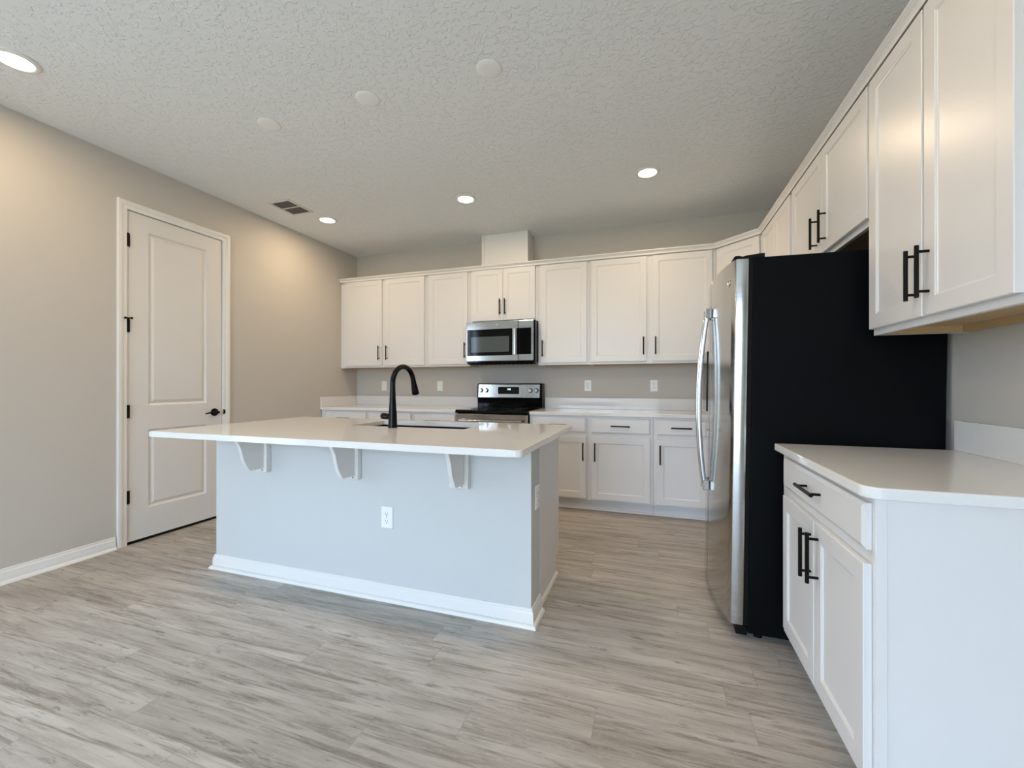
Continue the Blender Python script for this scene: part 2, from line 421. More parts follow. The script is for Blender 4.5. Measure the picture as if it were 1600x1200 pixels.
for i, zc in enumerate((2.228, 1.603, 0.976, 0.350)):
    bm = BM(); cyl(bm, (0.006, DY0+0.007, zc-0.048), (0.006, DY0+0.007, zc+0.048), 0.009, n=16)
    box(bm, -0.002, 0.0018, DY0+0.004, DY0+0.024, zc-0.047, zc+0.047); 
    h = mesh_obj('hinge', bm, M['black'], dr, smooth=True)
    if i == 1:
        bm = BM(); cyl(bm, (0.006, DY0+0.007, zc+0.048), (0.006, DY0+0.007, zc+0.058), 0.009, n=16)
        tube(bm, [(0.008, DY0+0.007, zc+0.053), (0.020, DY0+0.020, zc+0.055)], 0.005, 8)
        tube(bm, [(0.008, DY0+0.007, zc+0.053), (0.020, DY0-0.008, zc+0.053)], 0.005, 8)
        cyl(bm, (0.020, DY0+0.020, zc+0.055), (0.024, DY0+0.030, zc+0.055), 0.008, 0.008, 12)
        cyl(bm, (0.020, DY0-0.008, zc+0.053), (0.023, DY0-0.018, zc+0.053), 0.008, 0.008, 12)
        mesh_obj('door_stop', bm, M['black'], h)
kn = BM(); ky, kz = 2.683, 0.932
lathe(kn, [(0.001, -0.0028), (0.033, -0.0028), (0.033, 0.004), (0.028, 0.011), (0.015, 0.013), (0.013, 0.016), (0.012, 0.045), (0.011, 0.052), (0.001, 0.054)], (0, ky, kz), 'X', 32)
hd = mesh_obj('door_handle', kn, M['black'], dr, smooth=True)
bm = BM(); tube(bm, [(0.046, ky+0.006, kz), (0.048, ky-0.02, kz+0.001), (0.050, ky-0.055, kz+0.002), (0.047, ky-0.085, kz-0.002), (0.042, ky-0.108, kz-0.008)], [0.009, 0.0085, 0.007, 0.0065, 0.0045], 12)
mesh_obj('lever', bm, M['black'], hd, smooth=True)
bm = BM(); lathe(bm, [(0.001, 0.0006), (0.024, 0.0006), (0.023, 0.004), (0.001, 0.005)], (0.0, 0, 0), 'X', 24)
bmesh.ops.bisect_plane(bm, geom=bm.verts[:]+bm.edges[:]+bm.faces[:], plane_co=(0, 0.002, 0), plane_no=(0, -1, 0), clear_outer=True)
bmesh.ops.translate(bm, verts=bm.verts, vec=(0.0085, DY1-0.006, kz))
bmesh.ops.scale(bm, verts=bm.verts, vec=(1, 1, 1))
mesh_obj('strike_plate', bm, M['black'], dr)

# ---------------------------------------------------------------- cabinets
# local frame of a cabinet: x along the face, -y out of the face (front at y=0), z up
def shaker(w_, h_, x0, z0, th=0.019, st=0.056, dep=0.006, yb=-0.001):
    """a recessed-panel door; back at y=yb, front at y=yb-th"""
    bm = BM(); yf = yb-th
    def q(*v): bm.faces.new([bm.verts.new(p) for p in v])
    x1, z1 = x0+w_, z0+h_
    st = min(st, w_*0.28, h_*0.35)
    steps = [(0, 0.002), (0.002, 0), (st, 0), (st+0.0015, dep*0.35), (st+0.006, dep*0.55), (st+0.0075, dep)]
    loops = [[(x0+o, yf+y, z0+o), (x1-o, yf+y, z0+o), (x1-o, yf+y, z1-o), (x0+o, yf+y, z1-o)] for o, y in steps]
    back = [(x0, yb, z0), (x1, yb, z0), (x1, yb, z1), (x0, yb, z1)]
    for A, B in zip([back]+loops, loops):
        for k in range(4): q(A[k], A[(k+1) % 4], B[(k+1) % 4], B[k])
    q(*loops[-1]); q(*back[::-1])
    bmesh.ops.remove_doubles(bm, verts=bm.verts, dist=1e-6)
    return bm
def slabfront(w_, h_, x0, z0, th=0.019, yb=-0.001):
    bm = BM(); yf = yb-th
    def q(*v): bm.faces.new([bm.verts.new(p) for p in v])
    x1, z1 = x0+w_, z0+h_
    steps = [(0, 0.006), (0.003, 0.0045), (0.008, 0.0015), (0.011, 0)]
    loops = [[(x0+o, yf+y, z0+o), (x1-o, yf+y, z0+o), (x1-o, yf+y, z1-o), (x0+o, yf+y, z1-o)] for o, y in steps]
    back = [(x0, yb, z0), (x1, yb, z0), (x1, yb, z1), (x0, yb, z1)]
    for A, B in zip([back]+loops, loops):
        for k in range(4): q(A[k], A[(k+1) % 4], B[(k+1) % 4], B[k])
    q(*loops[-1]); q(*back[::-1])
    bmesh.ops.remove_doubles(bm, verts=bm.verts, dist=1e-6)
    return bm
def pull(cx, cz, vertical=True, ln=0.168, parent=None, yf=-0.020):
    bm = BM(); h = ln/2; s = h-0.020; yo = yf-0.032
    if vertical:
        tube(bm, [(cx, yo, cz-h), (cx, yo, cz+h)], 0.0062, 14)
        for d in (-s, s): tube(bm, [(cx, yf+0.0005, cz+d), (cx, yo, cz+d)], 0.0045, 10)
    else:
        tube(bm, [(cx-h, yo, cz), (cx+h, yo, cz)], 0.0062, 14)
        for d in (-s, s): tube(bm, [(cx+d, yf+0.0005, cz), (cx+d, yo, cz)], 0.0045, 10)
    return mesh_obj('handle', bm, M['black'], parent, smooth=True)
def cabinet(name, label, W, D, z0, z1, doors, drawers=(), loc=(0, 0, 0), rz=0, upper=True, group=None, toe=True, endpanel=None, ffz=None):
    """doors: (x0, x1, z0, z1, handle x or None, handle z)"""
    t = thing(name, label, 'cabinet', (loc[0], loc[1], 0), rz, group)
    ff = 0.019
    bm = BM(); zb = z0
    ds_ = sorted(doors); cur = 0.0005
    for A_, B_ in zip(ds_, ds_[1:]):
        if B_[0]-A_[1] < 0.006:                     # butted pair: no stile behind the gap
            g0, g1 = A_[1]-0.008, B_[0]+0.008
            box(bm, cur, g0, 0, ff, zb, z1); box(bm, g0, g1, 0, ff, zb, A_[2]+0.01); box(bm, g0, g1, 0, ff, A_[3]-0.01, z1); cur = g1
    box(bm, cur, W-0.0005, 0, ff, zb, z1)
    mesh_obj('face_frame', bm, M['cab'], t, bevel=0.0008, seg=1)
    bm = BM()
    if upper:
        box(bm, 0.0005, 0.016, ff, D, zb, z1); box(bm, W-0.016, W-0.0005, ff, D, zb, z1)
        box(bm, 0.016, W-0.016, ff, D, z1-0.016, z1); box(bm, 0.016, W-0.016, D-0.008, D, zb+0.03, z1-0.016)
        mesh_obj('carcass', bm, M['cab'], t)
        bm = BM(); box(bm, 0.017, W-0.017, ff+0.001, D-0.009, zb+0.026, zb+0.042)
        box(bm, 0.017, W-0.017, D-0.030, D-0.009, zb+0.001, zb+0.026); box(bm, W-0.055, W-0.017, ff+0.001, D-0.031, zb+0.001, zb+0.026)
        box(bm, 0.017, 0.040, ff+0.001, D-0.031, zb+0.001, zb+0.026)
        b = mesh_obj('bottom_panel', bm, M['wood'], t); b['label'] = 'unpainted wood underside of the cabinet'
    else:
        zt = zb if not toe else 0.105
        box(bm, 0.0005, 0.016, ff, D, zt, z1); box(bm, W-0.016, W-0.0005, ff, D, zt, z1)
        box(bm, 0.016, W-0.016, D-0.01, D, zt, z1); box(bm, 0.016, W-0.016, ff, D-0.01, zt+0.01, zt+0.026)
        mesh_obj('carcass', bm, M['cab'], t)
        bm = BM(); box(bm, 0.0005, W-0.0005, 0.072, 0.084, 0.0005, 0.104)
        extrude_poly(bm, [(0.072, 0.0005), (0.058, 0.0005), (0.059, 0.008), (0.064, 0.015), (0.072, 0.018)], 'X', 0.0005, W-0.0005)
        mesh_obj('toe_kick', bm, M['cab'], t)
    for (a, b_, c, d, hx, hz) in doors:
        dd = mesh_obj('cabinet_door', shaker(b_-a, d-c, a, c), M['cab'], t)
        if hx is not None: pull(hx, hz, True, parent=dd)
    for (a, b_, c, d, hx, hz) in drawers:
        dd = mesh_obj('drawer', slabfront(b_-a, d-c, a, c), M['cab'], t)
        if hx is not None: pull(hx, hz, False, parent=dd)
    return t
GU = 'white wall cabinets along the back wall'; GB = 'white base cabinets along the back wall'
GRU = 'white wall cabinets along the right wall'
UZ0, UZ1 = 1.3727, 2.430
def upper_back(x0, x1, doors, label, z0=UZ0, name='wall_cabinet'):
    ds = [(a-x0, b-x0, c, d, (h-x0) if h is not None else None, hz) for a, b, c, d, h, hz in doors]
    return cabinet(name, label, x1-x0, YB-YUF-0.001, z0, UZ1, ds, loc=(x0, YUF), group=GU)
HZ = 1.543
upper_back(XL+0.001, -2.441, [(-3.560, -3.035, 1.397, 2.406, -3.067, HZ), (-2.990, -2.469, 1.397, 2.406, -2.958, HZ)],
           'white two-door wall cabinet in the left corner of the back wall')
upper_back(-2.440, -1.908, [(-2.412, -1.935, 1.397, 2.406, -1.959, HZ+0.005)], 'white single-door wall cabinet just left of the microwave')
upper_back(-1.907, -1.1395, [(-1.880, -1.523, 1.857, 2.406, -1.551, 1.998), (-1.520, -1.168, 1.857, 2.406, -1.494, 1.998)],
           'short white two-door wall cabinet above the microwave', z0=1.834)
upper_back(-1.1385, -0.611, [(-1.108, -0.634, 1.397, 2.402, -1.084, HZ)], 'white single-door wall cabinet just right of the microwave')
upper_back(-0.610, 0.535, [(-0.592, -0.067, 1.397, 2.400, -0.094, HZ), (-0.013, 0.505, 1.397, 2.400, 0.015, HZ)],
           'wide white two-door wall cabinet at the right end of the back wall')
# diagonal corner wall cabinet
t = thing('corner_wall_cabinet', 'white diagonal corner wall cabinet with one door, half hidden by the refrigerator', 'cabinet', (0, 0, 0), group=None)
bm = BM(); YD2 = YUF-(XUF-0.536)
extrude_poly(bm, [(0.537, YUF+0.001), (XUF, YD2+0.001), (XR-0.001, YD2+0.001), (XR-0.001, YB-0.001), (0.537, YB-0.001)], 'Z', UZ0+0.03, UZ1)
extrude_poly(bm, [(0.537, YUF+0.001), (XUF, YD2+0.001), (XUF+0.014, YD2+0.014), (0.551, YUF+0.014)], 'Z', UZ0, UZ0+0.03)
mesh_obj('carcass', bm, M['cab'], t)
dg = shaker(0.392, 1.003, 0.028, 1.397, yb=-0.0005)
bmesh.ops.transform(dg, matrix=Matrix.Translation((0.537, YUF, 0)) @ Matrix.Rotation(-PI/4, 4, 'Z'), verts=dg.verts)
dd = mesh_obj('cabinet_door', dg, M['cab'], t)

# right wall wall cabinets: local x runs towards the camera (world -y)
def upper_right(y1, y0, doors, label, z0=UZ0, name='wall_cabinet'):
    ds = [(y1-a, y1-b, c, d, (y1-h) if h is not None else None, hz) for a, b, c, d, h, hz in doors]
    return cabinet(name, label, y1-y0, XR-XUF-0.001, z0, UZ1, ds, loc=(XUF, y1), rz=-PI/2, group=GRU)
upper_right(YD2-0.001, 3.151, [(3.905, 3.535, 1.397, 2.403, 3.560, HZ), (3.527, 3.170, 1.397, 2.403, 3.502, HZ)],
            'white two-door wall cabinet between the corner and the refrigerator')
upper_right(3.150, 2.119, [(3.122, 2.6175, 1.860, 2.403, 2.683, 1.985), (2.6145, 2.122, 1.860, 2.403, 2.561, 1.985)],
            'short white two-door wall cabinet above the refrigerator', z0=1.834)
upper_right(2.112, 1.352, [(2.103, 1.744, 1.397, 2.403, 1.766, 1.536), (1.732, 1.368, 1.397, 2.403, 1.704, 1.536)],
            'tall white two-door wall cabinet nearest the viewer, right of the refrigerator')

# crown moulding over all wall cabinets
cp = [(0, 2.4315), (0.0215, 2.4315), (0.0215, 2.4265), (0.0215, 2.4100), (0.0225, 2.4080), (0.0240, 2.4100), (0.0240, 2.4250), (0.0280, 2.4310), (0.0350, 2.4370), (0.0390, 2.4420), (0.0420, 2.4440), (0.0420, 2.4536), (0, 2.4536)]
bm = BM(); sweep(bm, [(XL+0.002, YUF), (0.5365, YUF), (XUF, YD2), (XUF, 1.352)][::-1], cp)
tag(mesh_obj('crown_molding', bm, M['cab']), 'white crown moulding running along the tops of the wall cabinets', 'molding')

# duct cover above the microwave
bm = BM(); box(bm, -1.797, -1.275, 4.333, YB-0.0005, 2.434, ZC-0.0005)
box(bm, -1.801, -1.772, 4.326, 4.333, 2.455, ZC-0.0005); box(bm, -1.300, -1.271, 4.326, 4.333, 2.455, ZC-0.0005)
tag(mesh_obj('duct_cover', bm, M['duct']), 'white boxed vent duct cover between the wall cabinets and the ceiling', 'duct cover')

# base cabinets, back wall
BZ1 = ZCT-TCT-0.0005
def base_back(x0, x1, doors, drawers, label, name='base_cabinet'):
    f = lambda L_: [(a-x0, b-x0, c, d, (h-x0) if h is not None else None, hz) for a, b, c, d, h, hz in L_]
    return cabinet(name, label, x1-x0, YB-YBF-0.001, 0.105, BZ1, f(doors), f(drawers), loc=(x0, YBF), upper=False, group=GB)
DZ0, DZ1, WZ_0, WZ_1 = 0.122, 0.693, 0.729, 0.864
base_back(XL+0.001, -2.438, [(-3.575, -3.018, DZ0, DZ1, -3.045, 0.555), (-2.985, -2.452, DZ0, DZ1, -2.958, 0.555)],
          [(-3.575, -3.018, WZ_0, 0.866, -3.297, 0.797), (-2.985, -2.452, WZ_0, 0.866, -2.718, 0.797)],
          'white base cabinet in the left corner of the back wall, behind the island')
base_back(-2.437, -1.912, [(-2.415, -1.930, DZ0, DZ1, -1.957, 0.555)], [(-2.415, -1.930, WZ_0, WZ_1, -2.172, 0.797)],
          'white base cabinet just left of the range, behind the island')
base_back(-1.138, -0.583, [(-1.112, -0.597, DZ0, DZ1, -0.619, 0.555)], [(-1.112, -0.597, WZ_0, WZ_1, -0.855, 0.797)],
          'white base cabinet just right of the range, partly behind the island corner')
base_back(-0.582, -0.006, [(-0.548, -0.031, DZ0, DZ1, -0.511, 0.555)], [(-0.548, -0.031, WZ_0, WZ_1, -0.286, 0.797)],
          'white base cabinet seen fully between the island and the refrigerator')
base_back(-0.005, 0.535, [(0.022, 0.424, DZ0, DZ1, 0.051, 0.559)], [(0.022, 0.424, WZ_0, WZ_1, 0.223, 0.796)],
          'white base cabinet at the right end of the back wall, beside the refrigerator')
# right wall base cabinets
def base_right(y1, y0, doors, drawers, label, name='base_cabinet', group='white base cabinets along the right wall'):
    f = lambda L_: [(y1-a, y1-b, c, d, (y1-h) if h is not None else None, hz) for a, b, c, d, h, hz in L_]
    return cabinet(name, label, y1-y0, XR-XBF-0.001, 0.105, BZ1, f(doors), f(drawers), loc=(XBF, y1), rz=-PI/2, upper=False, group=group)
nb = base_right(2.125, 1.322, [(2.060, 1.700, 0.150, 0.708, 1.690+0.035, 0.589), (1.690, 1.337, 0.150, 0.708, 1.655, 0.595)],
           [(2.060, 1.337, 0.745, 0.866, 1.700, 0.812)],
           'white base cabinet with one wide drawer over two doors, nearest the viewer')
base_right(3.915, 3.155, [(3.890, 3.540, DZ0, DZ1, 3.565, 0.555), (3.530, 3.180, DZ0, DZ1, 3.505, 0.555)], [(3.890, 3.180, WZ_0, WZ_1, 3.535, 0.797)],
           'white base cabinet hidden behind the refrigerator')
# finished end of the near base cabinet: edge strip and flat panel
bm = BM(); W0 = 2.125-1.322
box(bm, W0-0.0003, W0+0.004, 0.0, 0.024, 0.001, BZ1)
mesh_obj('end_stile', bm, M['cab'], nb, bevel=0.001, seg=1)
bm = BM(); box(bm, W0-0.0004, W0+0.0012, 0.024, XR-XBF-0.001, 0.001, BZ1)
mesh_obj('end_panel', bm, M['cab'], nb)

# ---------------------------------------------------------------- countertops
def round_poly(pts, rad):
    """pts: (x,y,r) with corner radius"""
    out = []
    n = len(pts)
    for i, (x, y, r) in enumerate(pts):
        p = Vector((x, y)); a = Vector(pts[i-1][:2]); b = Vector(pts[(i+1) % n][:2])
        if r <= 0: out.append((x, y)); continue
        da, db = (a-p).normalized(), (b-p).normalized()
        ang = da.angle(db); d = r/math.tan(ang/2)
        c = p+(da+db).normalized()*(r/math.sin(ang/2))
        s, e = p+da*d, p+db*d
        a0 = math.atan2(s.y-c.y, s.x-c.x); a1 = math.atan2(e.y-c.y, e.x-c.x)
        dlt = (a1-a0+PI) % (2*PI)-PI
        for k in range(9): out.append((c.x+r*math.cos(a0+dlt*k/8), c.y+r*math.sin(a0+dlt*k/8)))
    return out
YCE = 3.9142
t = thing('countertop', 'white quartz countertop left of the range', 'countertop', (0, 0, 0), group=None)
bm = BM(); extrude_poly(bm, round_poly([(XL+0.001, YCE, 0), (-1.912, YCE, 0.003), (-1.912, YB-0.001, 0), (XL+0.001, YB-0.001, 0)], 0), 'Z', ZCT-TCT, ZCT)
mesh_obj('slab', bm, M['quartz'], t, bevel=0.003)
bm = BM(); box(bm, XL+0.022, -1.912, YB-0.021, YB-0.001, ZCT+0.0003, 1.030); box(bm, XL+0.001, XL+0.021, YCE, YB-0.001, ZCT+0.0003, 1.030)
mesh_obj('backsplash', bm, M['quartz'], t, bevel=0.0015)
t = thing('countertop', 'white quartz countertop right of the range, turning the corner behind the refrigerator', 'countertop')
bm = BM(); extrude_poly(bm, round_poly([(-1.137, YCE, 0.003), (0.506, YCE, 0), (0.506, 3.140, 0), (XR-0.001, 3.140, 0), (XR-0.001, YB-0.001, 0), (-1.137, YB-0.001, 0)], 0), 'Z', ZCT-TCT, ZCT)
mesh_obj('slab', bm, M['quartz'], t, bevel=0.003)
bm = BM(); box(bm, -1.137, XR-0.022, YB-0.021, YB-0.001, ZCT+0.0003, 1.030); box(bm, XR-0.021, XR-0.001, 3.140, YB-0.001, ZCT+0.0003, 1.030)
mesh_obj('backsplash', bm, M['quartz'], t, bevel=0.0015)
t = thing('countertop', 'white speckled quartz countertop with a rounded corner, nearest the viewer beside the refrigerator', 'countertop')
bm = BM(); extrude_poly(bm, round_poly([(0.505, 1.298, 0.045), (XR-0.001, 1.298, 0), (XR-0.001, 2.145, 0), (0.505, 2.145, 0.004)], 0), 'Z', ZCT-TCT, ZCT)
mesh_obj('slab', bm, M['quartz'], t, bevel=0.0035)
bm = BM(); box(bm, XR-0.021, XR-0.001, 1.30, 2.145, ZCT+0.0003, 1.031)
mesh_obj('backsplash', bm, M['quartz'], t, bevel=0.0015)

# ---------------------------------------------------------------- kitchen island
IX0, IX1, IY0 = -2.6653, -0.564, 1.979
isl = thing('kitchen_island', 'white and greige kitchen island in the middle of the room', 'kitchen island', (0, 0, 0))
bm = BM(); box(bm, IX0, IX1, IY0, 2.135, 0.0005, 0.8835)
mesh_obj('knee_wall', bm, M['island'], isl, bevel=0.002)['label'] = 'light grey painted half wall of the island'
bm = BM(); sweep(bm, [(IX0+0.0, 2.134), (IX0, IY0), (IX1, IY0), (IX1, 2.134)][::-1], base_prof(0.088))
mesh_obj('baseboard', bm, M['trim'], isl, smooth=True)
bm = BM()
CX0, CX1, CY1 = IX0+0.010, IX1-0.011, 2.655
box(bm, CX0, CX0+0.016, 2.136, CY1, 0.105, 0.8835); box(bm, CX1-0.016, CX1, 2.136, CY1, 0.105, 0.8835)
box(bm, CX0, CX0+0.016, 2.136, CY1-0.07, 0.0005, 0.105); box(bm, CX1-0.016, CX1, 2.136, CY1-0.07, 0.0005, 0.105)
box(bm, CX0+0.016, CX1-0.016, CY1-0.019, CY1, 0.105, 0.8835); box(bm, CX0+0.016, CX1-0.016, 2.136, CY1-0.019, 0.105, 0.12)
box(bm, CX0+0.016, CX1-0.016, CY1-0.082, CY1-0.07, 0.0005, 0.105)
mesh_obj('cabinet_body', bm, M['cab'], isl, bevel=0.001, seg=1)
bm = BM(); extrude_poly(bm, [(CX1, 0.0005), (CX1+0.014, 0.0005), (CX1+0.013, 0.009), (CX1+0.008, 0.016), (CX1, 0.018)], 'Y', 2.1645, CY1-0.07)
mesh_obj('shoe_molding', bm, M['trim'], isl, smooth=True)
nd_ = 4; ww = (CX1-CX0-0.05)/nd_
for i in range(nd_):
    a = CX0+0.03+i*ww
    db = shaker(ww-0.02, 0.72, 0, 0)
    bmesh.ops.transform(db, matrix=Matrix.Translation((a+ww-0.02, CY1+0.0005, 0.14)) @ Matrix.Rotation(PI, 4, 'Z'), verts=db.verts)
    d_ = mesh_obj('cabinet_door', db, M['cab'], isl)
    hb = BM(); hx = a+(ww-0.05 if i % 2 == 0 else 0.03); yy = CY1+0.052
    tube(hb, [(hx, yy, 0.64), (hx, yy, 0.808)], 0.006, 12)
    for zz in (0.66, 0.788): tube(hb, [(hx, CY1+0.021, zz), (hx, yy, zz)], 0.0045, 8)
    mesh_obj('handle', hb, M['black'], d_, smooth=True)
# island countertop with the sink cut-out
CTX0, CTX1, CTY0, CTY1 = -2.667, -0.496, 1.592, 2.700
SX0, SX1, SY0, SY1 = -1.850, -1.045, 2.240, 2.612
bm = BM()
outer = round_poly([(CTX0, CTY0, 0.012), (CTX1, CTY0, 0.030), (CTX1, CTY1, 0.02), (CTX0, CTY1, 0.02)], 0)
inner = round_poly([(SX0, SY0, 0.02), (SX1, SY0, 0.02), (SX1, SY1, 0.02), (SX0, SY1, 0.02)], 0)
def ring_slab(bm, outer, inner, z0, z1):
    for z in ():
        ed = []
        for lp in (outer, inner):
            vs = [bm.verts.new((x, y, z)) for x, y in lp]
            ed += [bm.edges.new((vs[i], vs[(i+1) % len(vs)])) for i in range(len(vs))]
        bmesh.ops.triangle_fill(bm, use_beauty=True, use_dissolve=False, edges=ed)
    xm = (inner[0][0]+inner[len(inner)//2][0])/2
    yo0, yo1 = min(p[1] for p in outer), max(p[1] for p in outer); yi0, yi1 = min(p[1] for p in inner), max(p[1] for p in inner)
    for z in (z0, z1):
        for sg in (-1, 1):
            def half(lp, ya, yb):
                h = [p for p in lp if (p[0]-xm)*sg > 0]
                k = max(range(len(h)), key=lambda i: (Vector(h[i])-Vector(h[i-1])).length)
                h = h[k:]+h[:k]
                if h[0][1] > h[-1][1]: h = h[::-1]
                return [(xm, ya)]+h+[(xm, yb)]
            o_, i_ = half(outer, yo0, yo1), half(inner, yi0, yi1)
            bm.faces.new([bm.verts.new((x, y, z)) for x, y in o_+i_[::-1]])
    for lp in (outer, inner):
        n = len(lp)
        for i in range(n):
            (x0, y0), (x1, y1) = lp[i], lp[(i+1) % n]
            bm.faces.new([bm.verts.new(v) for v in ((x0, y0, z0), (x1, y1, z0), (x1, y1, z1), (x0, y0, z1))])
    bmesh.ops.remove_doubles(bm, verts=bm.verts, dist=1e-5)
ring_slab(bm, outer, inner, ZCT-TCT, ZCT)
tag(mesh_obj('island_countertop', bm, M['quartz'], bevel=0.0028), 'large glossy white quartz countertop on the island with a sink cut-out', 'countertop')
# undermount sink
sk = thing('kitchen_sink', 'dark undermount sink set into the island countertop', 'sink')
bm = BM(); zt = ZCT-TCT-0.0008; ins = -0.003
def loop(o, z): return [(x, y, z) for x, y in round_poly([(SX0+o, SY0+o, 0.022), (SX1-o, SY0+o, 0.022), (SX1-o, SY1-o, 0.022), (SX0+o, SY1-o, 0.022)], 0)]
Ls = [loop(-0.020, zt), loop(ins, zt), loop(0.004, zt-0.19), loop(0.03, zt-0.212)]
Lo = [loop(-0.0045, zt-0.0015), loop(0.002, zt-0.192), loop(0.03, zt-0.2135)]
vv = [[bm.verts.new(p) for p in l] for l in Ls]
for A, B in zip(vv, vv[1:]):
    n = len(A)
    for i in range(n): bm.faces.new((A[i], A[(i+1) % n], B[(i+1) % n], B[i]))
bm.faces.new(vv[-1])
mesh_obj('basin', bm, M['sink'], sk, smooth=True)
bm = BM(); lathe(bm, [(0.001, 0.001), (0.045, 0.001), (0.043, 0.004), (0.034, 0.003), (0.030, 0.0015), (0.001, 0.0015)], ((SX0+SX1)/2, (SY0+SY1)/2+0.02, zt-0.212), 'Z', 32)
mesh_obj('drain', bm, M['chrome'], sk, smooth=True)
# faucet
FX, FY = -1.490, 2.190
fc = thing('kitchen_faucet', 'tall black gooseneck pull-down faucet beside the island sink', 'faucet', (FX, FY, ZCT))
bm = BM(); lathe(bm, [(0.001, 0.0003), (0.0275, 0.0003), (0.0275, 0.006), (0.0255, 0.03), (0.0245, 0.075), (0.0215, 0.12), (0.0185, 0.17), (0.0165, 0.22), (0.001, 0.221)], (0, 0, 0), 'Z', 36)
mesh_obj('faucet_body', bm, M['faucet'], fc, smooth=True)
bm = BM(); pts = [(0, 0, 0.215), (0, 0, 0.25)]; R = 0.108; zc = 0.262
for k in range(0, 17):
    a = PI-PI*0.93*k/16
    pts.append((0.010*(1-math.cos(PI*k/16))/2, R+R*math.cos(a), zc+R*math.sin(a)))
mesh_obj('spout', tube(bm, pts, 0.0160, 18), M['faucet'], fc, smooth=True)
p1 = Vector(pts[-1]); dr_ = (Vector(pts[-1])-Vector(pts[-2])).normalized()
bm = BM(); tube(bm, [p1, p1+dr_*0.02, p1+dr_*0.045, p1+dr_*0.090, p1+dr_*0.094], [0.0165, 0.0175, 0.0205, 0.0245, 0.022], 20)
mesh_obj('spray_head', bm, M['faucet'], fc, smooth=True)
bm = BM(); tube(bm, [(-0.018, 0, 0.066), (-0.045, 0, 0.067), (-0.048, 0, 0.067), (-0.072, 0, 0.068), (-0.080, 0, 0.068)], [0.0175, 0.0175, 0.0195, 0.0185, 0.012], 20)
mesh_obj('faucet_handle', bm, M['faucet'], fc, smooth=True)

# corbels under the overhang
def make_corbel(x, label):
    t = thing('corbel', label, 'bracket', (x, IY0, 0), 0, 'white corbels under the island overhang')
    bm = BM(); y1 = -0.001
    extrude_poly(bm, [(y1, 0.6450), (-0.028, 0.6450), (-0.034, 0.651), (-0.034, 0.8825), (y1, 0.8825)], 'X', -0.0515, 0.0515)
    mesh_obj('back_plate', bm, M['trim'], t, bevel=0.003)
    pr = [(-0.0342, 0.8825), (-0.222, 0.8825), (-0.222, 0.872)]
    for k in range(15):
        q_ = k/14                      # ogee front edge, from the arm tip down to the plate
        pr.append((-0.214+0.082*q_+0.007*math.sin(q_*2*PI), 0.862-0.180*q_))
    pr += [(-0.126, 0.674), (-0.118, 0.670), (-0.0342, 0.670)]
    bm = BM(); extrude_poly(bm, pr, 'X', 0.0085, 0.0305)
    mesh_obj('scroll_arm', bm, M['trim'], t, bevel=0.002)
    for sx_ in (-0.030, 0.020):
        bm = BM(); cyl(bm, (sx_, -0.0338, 0.659), (sx_, -0.0365, 0.659), 0.0042, n=12)
        mesh_obj('screw', bm, M['screw'], t)
    return t
make_corbel(-2.258, 'white wooden corbel at the left end of the island front')
make_corbel(-1.600, 'white wooden corbel in the middle of the island front, above the outlet')
make_corbel(-0.9365, 'white wooden corbel at the right end of the island front')

# ---------------------------------------------------------------- outlets
def outlet(loc, rz, label, kind='duplex', group='wall outlets'):
    t = thing('wall_outlet' if kind == 'duplex' else 'light_switch', label, 'outlet' if kind == 'duplex' else 'switch', loc, rz, group)
    bm = BM(); w_, h_ = 0.0365, 0.0590
    steps = [(0, -0.0005), (0, -0.003), (0.002, -0.0055), (0.005, -0.0065)]
    lp = [[(-w_+o, y, -h_+o), (w_-o, y, -h_+o), (w_-o, y, h_-o), (-w_+o, y, h_-o)] for o, y in steps]
    for A, B in zip(lp, lp[1:]):
        for k in range(4): bm.faces.new([bm.verts.new(p) for p in (A[k], A[(k+1) % 4], B[(k+1) % 4], B[k])])
    bm.faces.new([bm.verts.new(p) for p in lp[-1]]); bm.faces.new([bm.verts.new(p) for p in lp[0][::-1]])
    bmesh.ops.remove_doubles(bm, verts=bm.verts, dist=1e-6)
    mesh_obj('face_plate', bm, M['plastic'], t)
    if kind == 'duplex':
        for zc_ in (-0.0195, 0.0195):
            bm = BM(); pl = []
            for k in range(28):
                a = 2*PI*k/28; pl.append((max(-0.0150, min(0.0150, 0.0172*math.cos(a))), zc_+0.0143*math.sin(a)))
            extrude_poly(bm, pl, 'Y', -0.0062, -0.0082)
            r_ = mesh_obj('socket', bm, M['plastic'], t)
            bm = BM()
            box(bm, -0.0075, -0.0052, -0.0086, -0.0080, zc_-0.001, zc_+0.0085); box(bm, 0.0052, 0.0072, -0.0086, -0.0080, zc_-0.001, zc_+0.007)
            cyl(bm, (0, -0.0080, zc_-0.0075), (0, -0.0086, zc_-0.0075), 0.0028, n=12)
            mesh_obj('socket_slots', bm, M['slot'], r_)
        bm = BM(); cyl(bm, (0, -0.0060, 0), (0, -0.0074, 0), 0.0028, n=12); mesh_obj('screw', bm, M['screw'], t)
    else:
        bm = BM(); box(bm, -0.0165, 0.0165, -0.0075, -0.0062, -0.0335, 0.0335)
        f_ = mesh_obj('rocker_frame', bm, M['vent'], t)
        bm = BM(); extrude_poly(bm, [(-0.0070, -0.031), (-0.0115, -0.031), (-0.0085, 0), (-0.0078, 0.031), (-0.0070, 0.031)], 'X', -0.0145, 0.0145)
        mesh_obj('rocker', bm, M['plastic'], t)
    return t
outlet((-3.221, YB, 1.155), 0, 'white rocker plate on the back wall left of the faucet', 'rocker', 'wall plates left of the range')
outlet((-2.436, YB, 1.156), 0, 'white rocker plate on the back wall between the faucet and the range', 'rocker', 'wall plates left of the range')
